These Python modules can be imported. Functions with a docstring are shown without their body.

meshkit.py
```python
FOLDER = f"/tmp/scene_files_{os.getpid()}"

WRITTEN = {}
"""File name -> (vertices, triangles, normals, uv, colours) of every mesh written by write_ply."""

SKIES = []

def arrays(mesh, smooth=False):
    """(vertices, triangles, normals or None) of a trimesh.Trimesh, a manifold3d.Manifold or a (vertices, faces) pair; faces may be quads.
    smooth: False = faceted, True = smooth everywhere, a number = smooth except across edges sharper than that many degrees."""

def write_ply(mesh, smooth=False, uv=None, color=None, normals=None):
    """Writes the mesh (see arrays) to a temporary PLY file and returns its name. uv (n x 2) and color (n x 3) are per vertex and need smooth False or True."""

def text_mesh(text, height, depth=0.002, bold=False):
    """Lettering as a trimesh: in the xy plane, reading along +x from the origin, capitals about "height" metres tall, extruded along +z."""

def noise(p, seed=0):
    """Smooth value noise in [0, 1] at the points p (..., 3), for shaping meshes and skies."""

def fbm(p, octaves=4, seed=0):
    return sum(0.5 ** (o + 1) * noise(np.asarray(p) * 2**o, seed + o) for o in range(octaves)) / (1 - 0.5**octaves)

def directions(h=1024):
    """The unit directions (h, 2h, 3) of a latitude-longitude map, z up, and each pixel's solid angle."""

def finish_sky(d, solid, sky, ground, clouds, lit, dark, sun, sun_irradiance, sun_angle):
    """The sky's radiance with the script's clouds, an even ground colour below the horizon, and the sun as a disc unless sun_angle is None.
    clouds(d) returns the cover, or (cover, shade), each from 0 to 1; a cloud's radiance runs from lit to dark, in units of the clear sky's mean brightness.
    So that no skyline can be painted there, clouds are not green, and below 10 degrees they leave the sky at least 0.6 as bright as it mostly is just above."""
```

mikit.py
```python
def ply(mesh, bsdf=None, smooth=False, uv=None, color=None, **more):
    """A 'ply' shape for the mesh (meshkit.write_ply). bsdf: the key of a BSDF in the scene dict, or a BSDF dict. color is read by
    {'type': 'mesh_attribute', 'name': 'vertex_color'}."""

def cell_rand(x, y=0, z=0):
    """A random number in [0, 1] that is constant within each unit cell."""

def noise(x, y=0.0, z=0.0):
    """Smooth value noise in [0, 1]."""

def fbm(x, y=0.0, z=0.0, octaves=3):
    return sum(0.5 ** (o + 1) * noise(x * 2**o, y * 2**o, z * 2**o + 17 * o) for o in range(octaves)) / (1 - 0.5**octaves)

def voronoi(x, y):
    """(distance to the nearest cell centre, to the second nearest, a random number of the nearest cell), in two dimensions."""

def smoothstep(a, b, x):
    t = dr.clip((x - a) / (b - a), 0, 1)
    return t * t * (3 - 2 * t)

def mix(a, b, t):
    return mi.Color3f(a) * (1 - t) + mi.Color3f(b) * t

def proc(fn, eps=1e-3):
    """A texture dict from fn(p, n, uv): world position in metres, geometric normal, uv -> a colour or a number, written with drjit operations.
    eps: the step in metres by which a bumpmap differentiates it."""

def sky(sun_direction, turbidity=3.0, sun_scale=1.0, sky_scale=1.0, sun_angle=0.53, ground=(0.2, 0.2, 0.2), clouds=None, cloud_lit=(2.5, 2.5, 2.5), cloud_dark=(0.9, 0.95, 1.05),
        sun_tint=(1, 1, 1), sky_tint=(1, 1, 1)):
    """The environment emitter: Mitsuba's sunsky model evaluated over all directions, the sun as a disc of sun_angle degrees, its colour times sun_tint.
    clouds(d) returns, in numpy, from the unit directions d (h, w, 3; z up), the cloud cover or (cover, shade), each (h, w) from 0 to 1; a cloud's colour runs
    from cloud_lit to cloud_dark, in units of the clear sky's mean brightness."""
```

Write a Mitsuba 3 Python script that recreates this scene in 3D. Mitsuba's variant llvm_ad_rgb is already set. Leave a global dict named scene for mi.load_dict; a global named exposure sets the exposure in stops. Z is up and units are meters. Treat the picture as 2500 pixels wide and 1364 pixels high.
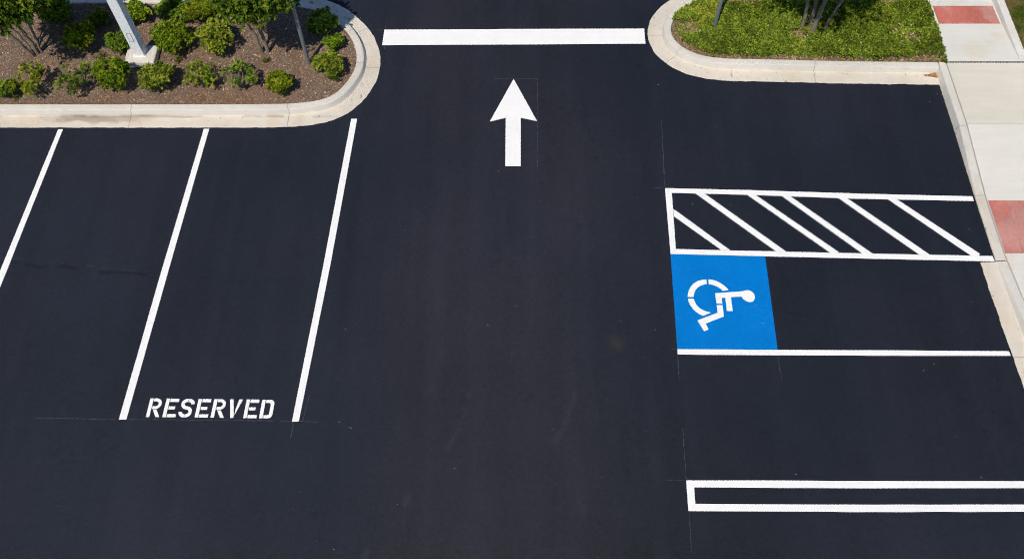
import math, random
import numpy as np
import trimesh
import drjit as dr
import mitsuba as mi
import mikit, meshkit
from mikit import proc, noise, fbm, voronoi, cell_rand, smoothstep, mix
from shapely.geometry import Polygon, LineString, Point, box
from shapely.ops import unary_union

T = mi.ScalarTransform4f
scene, labels = {}, {}

# ------------------------------------------------------------------ camera, sky, exposure
CAM_H, CAM_PITCH = 13.1, math.radians(60.0)
scene['camera'] = {
    'type': 'perspective', 'fov': 60.35, 'fov_axis': 'x', 'near_clip': 0.1, 'far_clip': 2000.0,
    'to_world': T().look_at(origin=[0, 0, CAM_H], target=[0, math.cos(CAM_PITCH), CAM_H - math.sin(CAM_PITCH)], up=[0, 1, 0.3])}
SUN_EL = math.radians(56.0)
SUN_DIR = [-0.385 * math.cos(SUN_EL), -0.923 * math.cos(SUN_EL), math.sin(SUN_EL)]
scene['sky'] = mikit.sky(SUN_DIR, turbidity=3.0, sky_scale=0.78, sun_tint=(0.93, 1.01, 1.13), sky_tint=(0.97, 1.0, 1.05))
exposure = 1.56

# ------------------------------------------------------------------ measured ground plan (metres; camera foot at the origin, +y away from it)
STALL_LINES = [[(-8.645, 10.861), (-8.552, 10.861), (-8.705, 8.143), (-8.803, 6.384), (-8.918, 6.384), (-8.816, 8.143)], [(-5.873, 10.871), (-5.768, 10.871), (-5.932, 7.784), (-6.068, 5.022), (-6.186, 5.019), (-6.052, 7.784)], [(-3.086, 11.118), (-2.972, 11.118), (-3.151, 7.826), (-3.35, 4.988), (-3.459, 4.985), (-3.272, 7.826)]]
STOP_BAR = [(-2.62, 13.478), (2.715, 13.507), (2.712, 13.082), (-2.634, 13.042)]
ARROW = [(0.032, 12.134), (0.48, 11.059), (0.169, 11.144), (0.164, 9.984), (-0.128, 9.984), (-0.119, 11.144), (-0.426, 11.048)]
AISLE_TOP = [(2.795, 9.486), (4.297, 9.444), (6.336, 9.362), (8.363, 9.303), (8.362, 9.199), (6.313, 9.249), (4.282, 9.335), (2.909, 9.38)]
AISLE_END = [(2.795, 9.486), (2.909, 9.38), (2.871, 8.177), (2.769, 8.076)]
AISLE_BOTTOM = [(2.871, 8.177), (4.658, 8.126), (7.08, 8.063), (8.381, 8.034), (8.391, 7.925), (7.056, 7.958), (4.642, 8.021), (2.769, 8.076)]
AISLE_STRIPES = [[(2.904, 9.029), (2.902, 8.867), (3.665, 8.155), (3.821, 8.155)], [(3.322, 9.384), (3.484, 9.384), (4.797, 8.123), (4.624, 8.123)], [(4.245, 9.365), (4.415, 9.346), (5.72, 8.108), (5.569, 8.094)], [(4.859, 9.353), (5.014, 9.344), (6.316, 8.067), (6.137, 8.067)], [(5.86, 9.326), (6.022, 9.317), (7.306, 8.05), (7.12, 8.05)], [(6.755, 9.298), (6.929, 9.28), (8.178, 8.076), (8.131, 8.034), (8.017, 8.034)]]
BLUE = [(2.769, 8.071), (4.414, 8.021), (4.362, 6.235), (2.715, 6.246)]
BAY_LINE = [(2.715, 6.242), (4.362, 6.231), (6.387, 6.22), (8.151, 6.205), (8.158, 6.124), (6.366, 6.124), (4.357, 6.131), (2.713, 6.146)]
BOX_TOP = [(2.643, 4.049), (5.284, 4.039), (8.142, 4.036), (8.109, 3.929), (5.261, 3.925), (2.753, 3.938)]
BOX_END = [(2.643, 4.049), (2.753, 3.938), (2.745, 3.689), (2.63, 3.581)]
BOX_BOTTOM = [(2.745, 3.689), (5.212, 3.676), (8.033, 3.679), (8.0, 3.569), (5.19, 3.566), (2.63, 3.581)]
SYMBOL = {'wheel1': [(2.983, 7.218), (2.992, 7.276), (3.017, 7.352), (3.054, 7.417), (3.106, 7.476), (3.173, 7.523), (3.248, 7.55), (3.337, 7.559), (3.337, 7.47), (3.279, 7.458), (3.22, 7.435), (3.17, 7.399), (3.129, 7.352), (3.103, 7.299), (3.084, 7.218)], 'wheel2': [(3.37, 7.561), (3.429, 7.557), (3.494, 7.535), (3.561, 7.497), (3.617, 7.45), (3.658, 7.403), (3.693, 7.353), (3.594, 7.336), (3.562, 7.376), (3.516, 7.414), (3.462, 7.443), (3.413, 7.461), (3.37, 7.466)], 'wheel3': [(2.983, 7.186), (3.083, 7.186), (3.09, 7.136), (3.108, 7.081), (3.141, 7.027), (3.187, 6.984), (3.244, 6.95), (3.302, 6.929), (3.342, 6.918), (3.204, 6.856), (3.147, 6.888), (3.091, 6.935), (3.042, 6.998), (3.004, 7.073), (2.988, 7.136)], 'torso': [(3.456, 7.289), (3.936, 7.33), (3.979, 7.345), (4.025, 7.349), (4.069, 7.334), (4.105, 7.297), (4.124, 7.247), (4.12, 7.194), (4.098, 7.15), (4.061, 7.122), (4.01, 7.119), (3.962, 7.139), (3.921, 7.176), (3.903, 7.212), (3.897, 7.227), (3.717, 7.215), (3.713, 6.945), (3.614, 6.952), (3.619, 7.206), (3.56, 7.201), (3.553, 7.088), (3.456, 7.092)], 'leg': [(3.457, 7.061), (3.556, 7.06), (3.553, 6.846), (3.234, 6.712), (3.268, 6.602), (3.192, 6.568), (3.099, 6.77), (3.454, 6.916)]}
CHALK = [[(-0.364, 12.136), (0.486, 12.136)], [(0.502, 12.136), (0.479, 9.994)], [(2.868, 11.102), (2.793, 9.509)], [(2.604, 9.49), (2.783, 9.481)], [(2.711, 6.124), (2.693, 5.689)], [(2.618, 6.25), (2.705, 6.246)], [(2.673, 4.876), (2.644, 4.064)], [(2.338, 4.049), (2.63, 4.047)], [(2.643, 3.56), (2.616, 2.991)], [(4.348, 6.117), (4.345, 5.66)], [(-7.514, 5.046), (-6.2, 5.025)], [(-6.047, 5.029), (-3.748, 5.002)], [(-3.645, 4.998), (-3.47, 4.993)], [(-3.341, 4.991), (-3.038, 4.985)], [(-3.429, 4.971), (-3.448, 4.715)], [(-3.228, 5.462), (-3.291, 5.005)], [(-2.591, 13.724), (-2.609, 13.501)], [(-2.793, 13.484), (-2.633, 13.478)], [(-2.591, 13.02), (-2.565, 12.895)]]
LEAFPILE = [(8.209, 12.226), (8.406, 12.269), (8.394, 12.15)]
SHRUBS = [(-9.73, 11.643, 0.309, 1.0), (-9.243, 11.779, 0.438, 0.45), (-8.372, 11.779, 0.49, 0.5), (-7.667, 11.852, 0.474, 0.8), (-6.812, 11.82, 0.505, 1.2), (-6.033, 11.862, 0.402, 0.45), (-5.284, 11.852, 0.443, 0.5), (-4.469, 11.747, 0.392, 1.3), (-3.575, 12.201, 0.412, 1.3), (-3.552, 12.834, 0.309, 1.2), (-3.816, 13.329, 0.412, 1.2), (-8.543, 12.856, 0.541, 0.8), (-7.777, 12.8, 0.351, 1.0), (-6.716, 12.834, 0.577, 1.1), (-5.923, 12.834, 0.577, 1.0), (-7.624, 13.594, 0.381, 1.0), (-6.891, 13.652, 0.474, 1.0), (-6.229, 13.606, 0.515, 1.0), (-8.374, 13.513, 0.32, 0.8), (-9.214, 13.571, 0.438, 0.8)]
WEEDS = [(-8.146, 12.581), (-6.608, 12.504), (-4.875, 12.493), (-9.562, 11.534), (-7.963, 13.977), (-7.779, 12.471)]
PEBBLES = [(8.312, 11.743), (8.403, 11.722), (8.123, 11.554), (8.371, 11.173), (2.878, 11.976), (-2.715, 4.978), (-2.547, 4.896), (-2.513, 4.876), (-5.944, 7.378), (4.324, 4.141), (6.673, 5.861), (7.777, 7.115), (1.815, 6.764), (2.384, 6.596), (3.258, 9.145), (3.943, 9.118), (8.118, 8.588), (-2.601, 3.02), (-1.717, 3.682), (-0.876, 4.231), (-3.14, 13.806), (7.133, 4.096), (2.927, 4.09)]

BED_EDGE = [(-16.0, 14.56), (-6.5, 14.56), (-5.2, 14.54), (-4.4, 14.47), (-3.838, 14.31), (-3.583, 14.17), (-3.342, 13.972), (-3.089, 13.70), (-2.889, 13.42), (-2.735, 13.10), (-2.652, 12.806), (-2.62, 12.517), (-2.627, 12.277),
            (-2.672, 12.06), (-2.79, 11.76), (-3.0, 11.39), (-3.339, 11.10), (-3.803, 10.961), (-4.36, 10.911), (-5.2, 10.902), (-6.249, 10.901), (-9.765, 10.901), (-16.0, 10.901)]
BED_JOINTS = [(-13, 14.56), (-8.3, 14.56), (-2.60, 12.45), (-2.97, 13.52), (-4.30, 10.91), (-7.335, 10.90), (-10.4, 10.9)]
ISLE_EDGE = [(8.585, 14.71), (5.2, 14.71), (4.3, 14.69), (3.75, 14.58), (3.333, 14.346), (3.088, 14.133), (2.897, 13.842), (2.79, 13.56), (2.758, 13.305), (2.78, 13.07), (2.866, 12.828), (3.0, 12.62), (3.14, 12.475), (3.325, 12.33), (3.6, 12.20), (3.986, 12.104),
             (4.35, 12.078), (4.996, 12.066), (6.375, 12.017), (8.42, 11.985)]
ISLE_JOINTS = [(5.5, 14.71), (2.757, 13.28), (3.09, 12.53), (5.97, 12.03)]
SHRUB_LABELS = ['partly cut off shrub at the left edge, leftmost of the front row above the curb', 'sparse grey-green shrub, second from the left in the front row', 'ragged open shrub, third from the left in the front row', 'front row shrub with a stray top tuft, just left of the light pole footing',
  'dense shrub directly below the light pole footing', 'thin narrow shrub, third from the right in the front row', 'thin open shrub, second from the right in the front row', 'compact round bright shrub, rightmost of the front row',
  'compact round shrub just right of the round metal post', 'smallest round shrub between two others along the curved bed edge', 'half shaded shrub at the top of the curved bed edge, beside the sign shadow',
  'large dappled shrub right of the left tree', 'yellow-green shrub touching the left side of the light pole', 'broad dense shrub just right of the light pole footing', 'broad shrub left of the middle tree, its right side in shade',
  'round shrub at the back row right of the light pole', 'full shrub at the back row, half hidden behind the broad dense one', 'tall yellow-green shrub at the back row beside the middle tree', 'small shaded shrub at the back left of the light pole', 'dark shrub in the deep shade of the left tree']
WEED_LABELS = ['small yellow-green weed tuft left of the light pole footing', 'tiny weed in the mulch under the broad dense shrub', 'tiny weed at the foot of the middle tree', 'tiny weed near the curb at far left', 'tiny weed behind the light pole', 'tiny weed just left of the footing, beside the small tuft']
CHALK_LABELS = ['thin chalk line across the tip of the lane arrow', 'thin chalk line along the right side of the lane arrow', 'thin chalk line running up from the corner of the hatched aisle', 'short chalk tick left of the corner of the hatched aisle',
  'thin chalk line running down from the lower left corner of the blue square stall', 'short chalk tick left of the blue square', 'thin chalk line running up from the narrow white box', 'thin chalk tick left of the narrow white box', 'thin chalk line running down from the narrow white box',
  'thin chalk line below the lower right corner of the blue square', 'broken chalk line left of the foot of the RESERVED stall', 'broken chalk line under the RESERVED lettering', 'short chalk tick left of the foot of the line beside the drive lane', 'short chalk tick right of the foot of the line beside the drive lane',
  'thin chalk line below the foot of the line beside the drive lane', 'thin chalk line close beside the lower end of the lane side stall line', 'short chalk tick above the left end of the stop bar', 'short chalk tick left of the stop bar', 'short chalk tick below the left end of the stop bar']
def TREES():
    # left tree, four leaning stems
    tree('small leafy tree at the top left corner, its stems fanned out', (-9.50, 12.68, 0.10),
         [([(-0.03, -0.05, 0), (-0.13, -0.10, 0.5), (-0.24, -0.14, 1.0), (-0.30, -0.25, 1.6)], [0.045, 0.038, 0.032, 0.018]), ([(0.03, 0.02, 0), (-0.01, 0.03, 0.6), (-0.06, 0.05, 1.1), (0.05, 0.0, 1.8)], [0.05, 0.04, 0.034, 0.02]),
          ([(0.10, 0.06, 0), (0.15, 0.10, 0.6), (0.22, 0.10, 1.2), (0.30, 0.0, 1.9)], [0.036, 0.03, 0.027, 0.016]), ([(-0.08, 0.06, 0), (-0.2, 0.1, 0.6), (-0.4, 0.05, 1.3)], [0.03, 0.026, 0.014])],
         bough((0.27, -0.30, 1.95), (0.72, 0.64, 0.46), 72, 1), 1, per=78)
    tree('small leafy tree in the middle of the planting bed, two bare trunks', (-4.94, 12.75, 0.10),
         [([(-0.055, 0, 0), (-0.10, 0.0, 0.45), (-0.20, 0.0, 0.85), (-0.30, -0.05, 1.2), (-0.2, -0.2, 1.8)], [0.05, 0.042, 0.036, 0.036, 0.018]), ([(0.055, 0.0, 0), (0.045, 0.0, 0.5), (0.0, 0.02, 1.0), (0.08, -0.05, 1.3), (0.3, -0.2, 1.9)], [0.05, 0.042, 0.038, 0.034, 0.018]),
          ([(0.0, 0.02, 1.0), (0.12, 0.05, 1.3), (0.4, -0.1, 1.9)], [0.028, 0.024, 0.014])],
         bough((0.20, -0.28, 1.95), (0.74, 0.60, 0.44), 72, 2), 2, per=78)
    tree('taller tree at the top of the ground cover island, four pale slender trunks', (5.98, 13.28, 0.10),
         [([(0.08, -0.05, 0), (0.10, -0.05, 0.8), (0.10, -0.1, 1.8), (-0.05, -0.3, 3.4)], [0.065, 0.056, 0.05, 0.025]), ([(-0.10, 0.10, 0), (-0.20, 0.08, 0.9), (-0.45, 0.0, 2.0), (-0.85, -0.4, 3.5)], [0.045, 0.038, 0.034, 0.02]),
          ([(0.04, 0.12, 0), (0.02, 0.15, 0.9), (-0.05, 0.2, 2.0), (-0.2, 0.2, 3.6)], [0.05, 0.042, 0.036, 0.02]), ([(0.36, 0.06, 0), (0.50, 0.08, 0.8), (0.72, 0.05, 1.7), (0.8, -0.4, 3.2)], [0.038, 0.034, 0.03, 0.018])],
         bough((-0.45, -0.55, 4.0), (1.35, 1.75, 0.75), 125, 3, r=(0.26, 0.46)), 3, per=40)  # crown is out of view, placed to shade the ground cover


# ------------------------------------------------------------------ materials
def col(fn):
    return proc(fn)

def asphalt_colour(p, n, uv):
    big = fbm(p.x * 0.35, p.y * 0.35, 3.0, 4)
    mid = fbm(p.x * 2.3, p.y * 1.4, 9.0, 3)
    streak = fbm(p.x * 3.2, p.y * 0.12, 5.0, 3)
    grain = noise(p.x * 34, p.y * 34) * 0.55 + noise(p.x * 83, p.y * 83, 4) * 0.45
    v = 1.0 + (big - 0.5) * 0.50 + (mid - 0.5) * 0.18 + (streak - 0.5) * 0.40 + (grain - 0.5) * 0.62
    spot = smoothstep(0.80, 0.92, noise(p.x * 13, p.y * 13, 31)) * smoothstep(0.45, 0.75, fbm(p.x * 0.9, p.y * 0.9, 21, 3))
    v = v * (1 - 0.2 * spot)
    lane = smoothstep(3.4, 0.9, dr.abs(p.x + 0.35 + (fbm(p.x * 0.3, p.y * 0.3, 50, 2) - 0.5) * 2.5))       # the driven lane is greyer, the bays fresher and bluer
    c = mix((0.0085, 0.0122, 0.0216), (0.0152, 0.0158, 0.0240), dr.clip(lane * 0.75 + (fbm(p.x * 0.6, p.y * 0.6, 40, 3) - 0.5) * 0.8 + 0.12, 0, 1)) * v

    def worn(ax, ay, bx, by, bend, w, k):          # a dusty scuff left by a tyre
        dx, dy = bx - ax, by - ay
        l = math.hypot(dx, dy)
        t = ((p.x - ax) * dx + (p.y - ay) * dy) / (l * l)
        d = ((p.x - ax) * -dy + (p.y - ay) * dx) / l - bend * 4 * t * (1 - t)
        return k * smoothstep(w, 0.0, dr.abs(d)) * smoothstep(0.0, 0.25, t) * smoothstep(1.0, 0.7, t) * smoothstep(0.35, 0.75, fbm(p.x * 7, p.y * 7, k * 50 + 2, 3))
    dust = (worn(-1.4, 4.15, -2.55, 2.5, 0.10, 0.10, 0.9) + worn(-1.2, 4.1, -1.75, 3.4, -0.05, 0.12, 1.0) + worn(-0.62, 5.75, -1.25, 4.1, 0.12, 0.09, 0.8)
            + worn(-1.62, 4.0, -1.75, 2.7, 0.05, 0.07, 0.6) + worn(1.05, 6.0, 0.35, 4.3, 0.2, 0.10, 0.7) + worn(1.0, 4.6, 1.0, 2.5, 0.03, 0.12, 0.5)
            + worn(-0.05, 8.6, -0.02, 5.0, 0.05, 0.16, 0.35) + worn(0.35, 11.6, 0.3, 6.5, 0.02, 0.10, 0.25)
            + worn(6.6, 10.95, 7.25, 9.5, 0.06, 0.05, 0.9) + worn(-1.1, 6.6, -1.5, 5.0, 0.08, 0.16, 0.45) + worn(-9.3, 8.05, -5.9, 7.62, 0.03, 0.05, 0.9)
            + worn(-9.6, 4.95, -7.0, 5.0, 0.0, 0.05, 0.5) + worn(4.0, 12.0, 8.2, 10.6, 0.1, 0.05, 0.4))
    c = c + mi.Color3f(0.0085, 0.0083, 0.0085) * dust
    seam = smoothstep(0.055, 0.0, dr.abs(p.y - 7.90 + (p.x + 8.9) * 0.085 + (fbm(p.x * 2.2, 0.0, 7, 3) - 0.5) * 0.16)) * smoothstep(-3.6, -6.0, p.x) * smoothstep(0.35, 0.65, fbm(p.x * 5, p.y * 5, 3, 2))
    c = c * (1 - 0.5 * seam)
    r = dr.sqrt(dr.square((p.x - 1.72) / 0.95) + dr.square(p.y - 6.36))
    oil = smoothstep(0.24, 0.02, r + (fbm(p.x * 9, p.y * 9, 12, 3) - 0.5) * 0.10)
    c = c + mi.Color3f(0.011, 0.0080, 0.003) * oil
    speck = dr.select(cell_rand(p.x * 55, p.y * 55, 2) > 0.9997, 0.03, 0.0) * smoothstep(0.40, 0.6, fbm(p.x * 0.8, p.y * 0.8, 77, 3))
    return dr.maximum(c + mi.Color3f(speck), 0.004)

def asphalt_height(p, n, uv):
    return 0.0035 * noise(p.x * 60, p.y * 60) + 0.002 * noise(p.x * 140, p.y * 140, 3) + 0.010 * fbm(p.x * 1.5, p.y * 1.5, 8, 2)

scene['mat_asphalt'] = {'type': 'bumpmap', 'scale': 1.0, 'arbitrary': proc(asphalt_height, 4e-3),
                        'bsdf': {'type': 'principled', 'base_color': col(asphalt_colour), 'roughness': 0.66, 'specular': 0.26}}

def paint_colour(p, n, uv):
    v = 0.81 + 0.05 * (fbm(p.x * 3.0, p.y * 3.0, 2, 3) - 0.5) - 0.05 * smoothstep(0.62, 0.9, noise(p.x * 60, p.y * 60, 5))
    return mi.Color3f(v * 0.985, v * 0.995, v)
scene['mat_white_paint'] = {'type': 'twosided', 'bsdf': {'type': 'principled', 'base_color': col(paint_colour), 'roughness': 0.55, 'specular': 0.35}}

def blue_colour(p, n, uv):
    v = 1.0 + 0.14 * (fbm(p.x * 2.2, p.y * 2.2, 6, 3) - 0.5) + 0.10 * (noise(p.x * 45, p.y * 45) - 0.5)
    scuff = smoothstep(0.80, 0.93, noise(p.x * 38, p.y * 52, 4)) * smoothstep(0.56, 0.72, fbm(p.x * 3, p.y * 5, 15, 3))
    return mix((0.000, 0.168, 0.545), (0.05, 0.26, 0.60), scuff * 0.5) * v
scene['mat_blue_paint'] = {'type': 'twosided', 'bsdf': {'type': 'principled', 'base_color': col(blue_colour), 'roughness': 0.65, 'specular': 0.08}}
scene['mat_chalk'] = {'type': 'twosided', 'bsdf': {'type': 'diffuse', 'reflectance': col(lambda p, n, uv: mi.Color3f(0.13) * (0.35 + 0.9 * noise(p.x * 40, p.y * 40, 1)))}}

def curb_colour(p, n, uv):
    v = 1.0 + 0.22 * (fbm(p.x * 1.3, p.y * 1.3, 11, 4) - 0.5) + 0.10 * (fbm(p.x * 9, p.y * 9, 3, 3) - 0.5) + 0.04 * (noise(p.x * 70, p.y * 70) - 0.5)
    low = smoothstep(0.06, 0.015, p.z)
    c = mix((0.585, 0.566, 0.520), (0.595, 0.552, 0.482), low) * v
    # dried silt puddle on the gutter by the stalls, thin dirt line along the flow line, dark spots
    q = fbm(p.x * 3.0, p.y * 6.0, 4, 3)
    puddle = smoothstep(1.25, 0.2, dr.abs(p.x + 8.05) + (q - 0.5) * 0.9) * smoothstep(0.13, 0.02, dr.abs(p.y - 11.12) + (q - 0.5) * 0.16)
    c = c * (1 - low * puddle * mi.Color3f(0.42, 0.45, 0.50))
    line = smoothstep(0.05, 0.0, dr.abs(p.y - 11.165 + (q - 0.5) * 0.04)) * smoothstep(0.5, 0.68, fbm(p.x * 2.0, 1.0, 6, 3)) * smoothstep(-2.8, -4.5, p.x)
    c = c * (1 - 0.38 * low * line)
    spots = smoothstep(0.86, 0.93, noise(p.x * 17, p.y * 17, 9)) * smoothstep(0.5, 0.66, fbm(p.x * 1.6, p.y * 1.6, 19, 3))
    c = c * (1 - 0.5 * low * spots)
    rust = smoothstep(0.55, 0.75, fbm(p.x * 2.2, p.y * 0.8, 29, 3))
    return c * mix((1, 1, 1), (0.96, 0.92, 0.87), rust * low)
def concrete_height(p, n, uv):
    return 0.0003 * noise(p.x * 90, p.y * 90, p.z * 90) + 0.0016 * fbm(p.x * 6, p.y * 6, 2, 2)
scene['mat_curb'] = {'type': 'twosided', 'bsdf': {'type': 'bumpmap', 'scale': 1.0, 'arbitrary': proc(concrete_height, 4e-3),
                     'bsdf': {'type': 'principled', 'base_color': col(curb_colour), 'roughness': 0.8, 'specular': 0.25}}}

def walk_colour(p, n, uv):
    slab = smoothstep(12.43, 12.47, p.y)
    slab2 = smoothstep(10.86, 10.84, p.y)
    base = mix((0.600, 0.575, 0.505), (0.640, 0.632, 0.600), dr.maximum(slab, slab2 * 0.75))
    v = 1.0 + 0.16 * (fbm(p.x * 0.9, p.y * 0.9, 5, 4) - 0.5) + 0.10 * (fbm(p.x * 1.2, p.y * 11, 8, 3) - 0.5) + 0.04 * (noise(p.x * 60, p.y * 60) - 0.5)
    stain = smoothstep(0.60, 0.78, fbm(p.x * 1.4, p.y * 1.4, 33, 3))
    return base * v * mix((1, 1, 1), (0.96, 0.93, 0.84), stain)
scene['mat_sidewalk'] = {'type': 'bumpmap', 'scale': 1.0, 'arbitrary': proc(concrete_height, 4e-3),
                         'bsdf': {'type': 'principled', 'base_color': col(walk_colour), 'roughness': 0.8, 'specular': 0.25}}

def tactile_colour(p, n, uv):
    v = 1.0 + 0.3 * (fbm(p.x * 2.5, p.y * 2.5, 5, 3) - 0.5) + 0.2 * (noise(p.x * 40, p.y * 40) - 0.5)
    dust = smoothstep(0.48, 0.72, fbm(p.x * 1.8 + 3.1, p.y * 1.8, 14, 3))
    return mix((0.445, 0.138, 0.108), (0.48, 0.26, 0.23), dust * 0.75) * v
scene['mat_tactile'] = {'type': 'twosided', 'bsdf': {'type': 'principled', 'base_color': col(tactile_colour), 'roughness': 0.65, 'specular': 0.3}}

def soil_colour(p, n, uv):
    v = 0.75 + 0.5 * noise(p.x * 30, p.y * 30) + 0.3 * (fbm(p.x * 2, p.y * 2, 3, 3) - 0.5)
    return mix((0.125, 0.088, 0.066), (0.165, 0.130, 0.108), fbm(p.x * 1.1, p.y * 1.1, 23, 3)) * v
scene['mat_soil'] = {'type': 'twosided', 'bsdf': {'type': 'diffuse', 'reflectance': col(soil_colour)}}
VC = {'type': 'mesh_attribute', 'name': 'vertex_color'}
scene['mat_chips'] = {'type': 'twosided', 'bsdf': {'type': 'diffuse', 'reflectance': VC}}
scene['mat_leaf'] = {'type': 'principledthin', 'base_color': VC, 'roughness': 0.42, 'spec_trans': 0.0, 'diff_trans': 0.7, 'eta': 1.4}

def bark_colour(p, n, uv):
    v = 0.7 + 0.6 * fbm(p.x * 14, p.y * 14, p.z * 5, 3)
    return mix((0.135, 0.11, 0.085), (0.235, 0.205, 0.17), fbm(p.x * 5, p.y * 5, p.z * 3 + 9, 3)) * v
scene['mat_bark'] = {'type': 'twosided', 'bsdf': {'type': 'principled', 'base_color': col(bark_colour), 'roughness': 0.85, 'specular': 0.2}}

def pole_colour(p, n, uv):
    v = 1.0 + 0.10 * (fbm(p.x * 6, p.y * 6, p.z * 1.2, 3) - 0.5) + 0.02 * (noise(p.x * 30, p.y * 30, p.z * 8) - 0.5)
    return mi.Color3f(0.70, 0.735, 0.775) * v
scene['mat_pole'] = {'type': 'twosided', 'bsdf': {'type': 'principled', 'base_color': col(pole_colour), 'roughness': 0.5, 'specular': 0.5}}
def post_colour(p, n, uv):
    v = 1.0 + 0.35 * (fbm(p.x * 60, p.y * 60, p.z * 1.5, 3) - 0.5)
    return mi.Color3f(0.20, 0.228, 0.258) * v
scene['mat_post'] = {'type': 'twosided', 'bsdf': {'type': 'principled', 'base_color': col(post_colour), 'roughness': 0.42, 'specular': 0.5, 'metallic': 0.35}}
scene['mat_dark_metal'] = {'type': 'twosided', 'bsdf': {'type': 'principled', 'base_color': {'type': 'rgb', 'value': [0.10, 0.105, 0.11]}, 'roughness': 0.5}}
scene['mat_sign_white'] = {'type': 'twosided', 'bsdf': {'type': 'principled', 'base_color': {'type': 'rgb', 'value': [0.55, 0.56, 0.57]}, 'roughness': 0.45}}

# ------------------------------------------------------------------ helpers
def put(key, mesh, mat, smooth=False, label=None, cat=None, group=None, kind=None, color=None):
    scene[key] = mikit.ply(mesh, mat, smooth=smooth, color=color)
    tag(key, label, cat, group, kind)
    return key
def tag(key, label=None, cat=None, group=None, kind=None):
    d = {k: v for k, v in (('label', label), ('category', cat), ('group', group), ('kind', kind)) if v}
    if d: labels[key] = d
used = {}
def numbered(name):
    k = used.get(name, -1) + 1
    used[name] = k
    return name if k == 0 else f'{name}_{k:03d}'

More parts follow.
